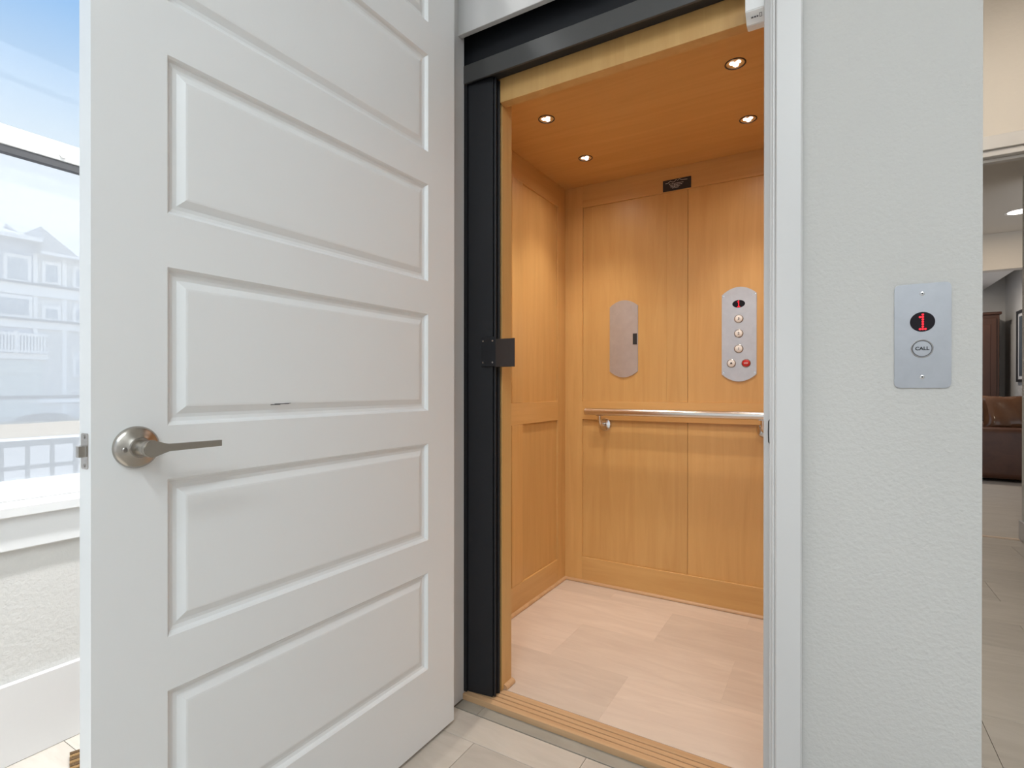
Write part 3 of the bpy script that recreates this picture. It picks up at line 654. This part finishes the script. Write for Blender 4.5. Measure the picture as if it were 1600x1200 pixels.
# framed picture
pf = thing('framed_picture', (2.02, 8.6, 1.09), 'dark framed picture with pale mount on the living room wall', 'picture')
for b in ((2.005, 2.03, 8.30, 9.0, 1.0925, 1.125), (2.005, 2.03, 8.30, 9.0, 1.945, 1.977), (2.005, 2.03, 8.30, 8.335, 1.125, 1.945), (2.005, 2.03, 8.965, 9.0, 1.125, 1.945)): box('frame_rail', 'black_soft', b, pf)
box('mount', 'picture_mount', (2.018, 2.030, 8.335, 8.965, 1.125, 1.945), pf)
box('print', 'picture_dark', (2.016, 2.018, 8.375, 8.925, 1.165, 1.905), pf)

# ------------------------------------------------------------------ outside the window
GZ = -.45
struct('ground', 'concrete', [(-80, XW-.2, -30, 50, GZ-.2, GZ)], 'pale concrete ground outside the window', 'ground')
struct('road', 'asphalt', [(-17.0, -6.2, -30, 50, GZ, GZ+.01)], 'grey street between the house and the townhouses', 'road')
struct('brick_walk', 'brick_pave', [(-6.2, -5.2, -30, 50, GZ, GZ+.015)], 'pinkish brick walk beside the street', 'path')
struct('kerb', 'ext_white', [(-19.2, -17.0, -30, 50, GZ, GZ+.06)], 'pale kerb and walk across the street', 'kerb')
struct('gutter', 'ext_dark', [(-19.5, -19.2, -30, 50, GZ, GZ+.05)], 'dark gutter line along the far kerb', 'kerb')
struct('verge', 'sand', [(-29.0, -19.5, -30, 50, GZ, GZ+.05)], 'sandy verge in front of the townhouses', 'verge')
gr = thing('guard_railing', (-3.5, 1.2, GZ), 'dark metal guard railing with thin balusters outside the window', 'railing')
for z0, z1 in ((.7200, .7500), (.6040, .6250), (-.30, -.275)): box('rail', 'ext_dark', (-3.515, -3.485, -.8, 3.0, z0, z1), gr)
bal = None
y = .958-.1*17
for k in range(38):
    yy = .958 + .1*(k-17)
    if bal is None: bal = box('baluster', 'ext_dark', (-3.508, -3.492, yy-.008, yy+.008, -.30, .72), gr); y00 = yy
    else: o = bal.copy(); C.objects.link(o); o.parent = gr; o.location = bal.location + Vector((0, yy-y00, 0))
for yy in (-.8, 1.1+.85, 3.0): box('post', 'ext_dark', (-3.525, -3.475, yy-.025, yy+.025, GZ, .76), gr)
BX = -33.0
th = thing('townhouse_row', (BX-4, 11, GZ), 'pale three-storey townhouses with white trim across the street', 'building')
box('wall_block', 'siding_blue', (BX-8, BX, -6, 10.32, GZ, 8.05), th, 'blue-grey siding')
box('wall_block', 'siding_grey', (BX-8, BX+.02, 10.32, 26, GZ, 7.55), th, 'light grey siding')
G().prism([(BX+.7, 8.05), (BX-4, 9.3), (BX-8.6, 8.05), (BX-8.6, 7.9), (BX+.7, 7.9)], 'y', -6.3, 10.32).build('roof_slope', 'shingle', th)
G().prism([(BX+.5, 7.60), (BX-4, 9.6), (BX-8.6, 7.6), (BX-8.6, 7.45), (BX+.5, 7.45)], 'y', 10.30, 26.3).build('roof_slope', 'shingle', th)
G().prism([(10.32, 7.5), (11.9, 7.5), (10.32, 8.72)], 'x', BX-1.5, BX+.52).build('gable', 'shingle', th)
box('eave_trim', 'ext_white', (BX, BX+.75, -6.3, 10.32, 7.92, 8.12), th)
box('eave_trim', 'ext_white', (BX+.02, BX+.55, 10.32, 26.3, 7.42, 7.56), th)
for y0, y1 in ((10.18, 10.34), (11.30, 11.48)): box('corner_trim', 'ext_white', (BX, BX+.08, y0, y1, GZ, 7.5), th)
for z0, z1, zd in ((5.42, 5.92, 6.02), (3.85, 4.20, 4.30)):
    box('belt_course', 'ext_white', (BX, BX+.12, -6, 26, z0, z1), th)
    box('ledge', 'ext_dark', (BX, BX+.22, -6, 26, z1, zd), th)
box('belt_course', 'ext_white', (BX, BX+.12, 10.32, 26, .25, .45), th)
box('ledge', 'ext_dark', (BX, BX+.10, -6, 26, .45, .62), th)
box('belt_course', 'ext_white', (BX, BX+.14, -6, 10.70, 2.35, 2.62), th)
def bwin(y0, y1, z0, z1, dx=0):
    f = box('window', 'ext_white', (BX+dx, BX+dx+.10, y0-.13, y1+.13, z0-.10, z1+.16), th)
    box('pane', 'ext_glass', (BX+dx+.10, BX+dx+.11, y0, y1, z0, z1), f)
bwin(9.22, 9.96, 6.10, 7.12)
bwin(10.63, 11.10, 6.18, 7.02, .02); bwin(11.86, 12.50, 6.15, 7.0, .02); bwin(13.4, 14.3, 6.15, 7.0, .02)
bwin(10.63, 11.10, 4.38, 4.86, .02); bwin(11.86, 12.50, 4.38, 4.96, .02); bwin(13.4, 14.3, 4.38, 5.2, .02)
bwin(11.86, 12.50, 1.62, 2.45, .02); bwin(13.4, 14.3, 1.62, 2.45, .02); bwin(7.6, 8.5, 6.1, 7.1); bwin(7.6, 10.0, 4.40, 5.2)
gd = box('garage_door', 'garage', (BX, BX+.06, 6.6, 10.50, GZ, 2.30), th, 'pale green-grey garage door')
for k in range(4): box('garage_slat', 'garage', (BX+.06, BX+.09, 6.65, 10.45, GZ+.05+k*.68, GZ+.68+k*.68), gd, bev=.01)
q0 = None
for k in range(22):                     # white balcony balustrade
    yy = 8.0 + k*.12
    if q0 is None: q0 = box('baluster', 'ext_white', (BX+.22, BX+.28, yy, yy+.055, 2.75, 3.45), th); y00 = yy
    else: o = q0.copy(); C.objects.link(o); o.parent = th; o.location = q0.location + Vector((0, yy-y00, 0))
for z0, z1 in ((3.45, 3.58), (2.66, 2.76)): box('balcony_rail', 'ext_white', (BX+.20, BX+.30, 6.6, 10.66, z0, z1), th)
box('balcony_post', 'ext_white', (BX+.17, BX+.33, 9.42, 9.54, 2.62, 3.66), th)
# dark shrub on the verge
sh = thing('verge_shrub', (-30.0, 9.3, GZ), 'low dark rounded shrub on the sandy verge', 'shrub')
b = bmesh.new(); bmesh.ops.create_icosphere(b, subdivisions=4, radius=1)
for v in b.verts:
    k = 1 + .06*math.sin(9*v.co.x+4*v.co.y) + .05*math.sin(13*v.co.y+7*v.co.z); v.co = Vector((v.co.x*.6*k, v.co.y*.95*k, max(v.co.z, 0)*.36*k))
me = bpy.data.meshes.new('foliage'); b.to_mesh(me); b.free(); o = link('foliage', me, 'leaf_dark', sh, None, True, True)
o.location = (1.2, 0, 0)
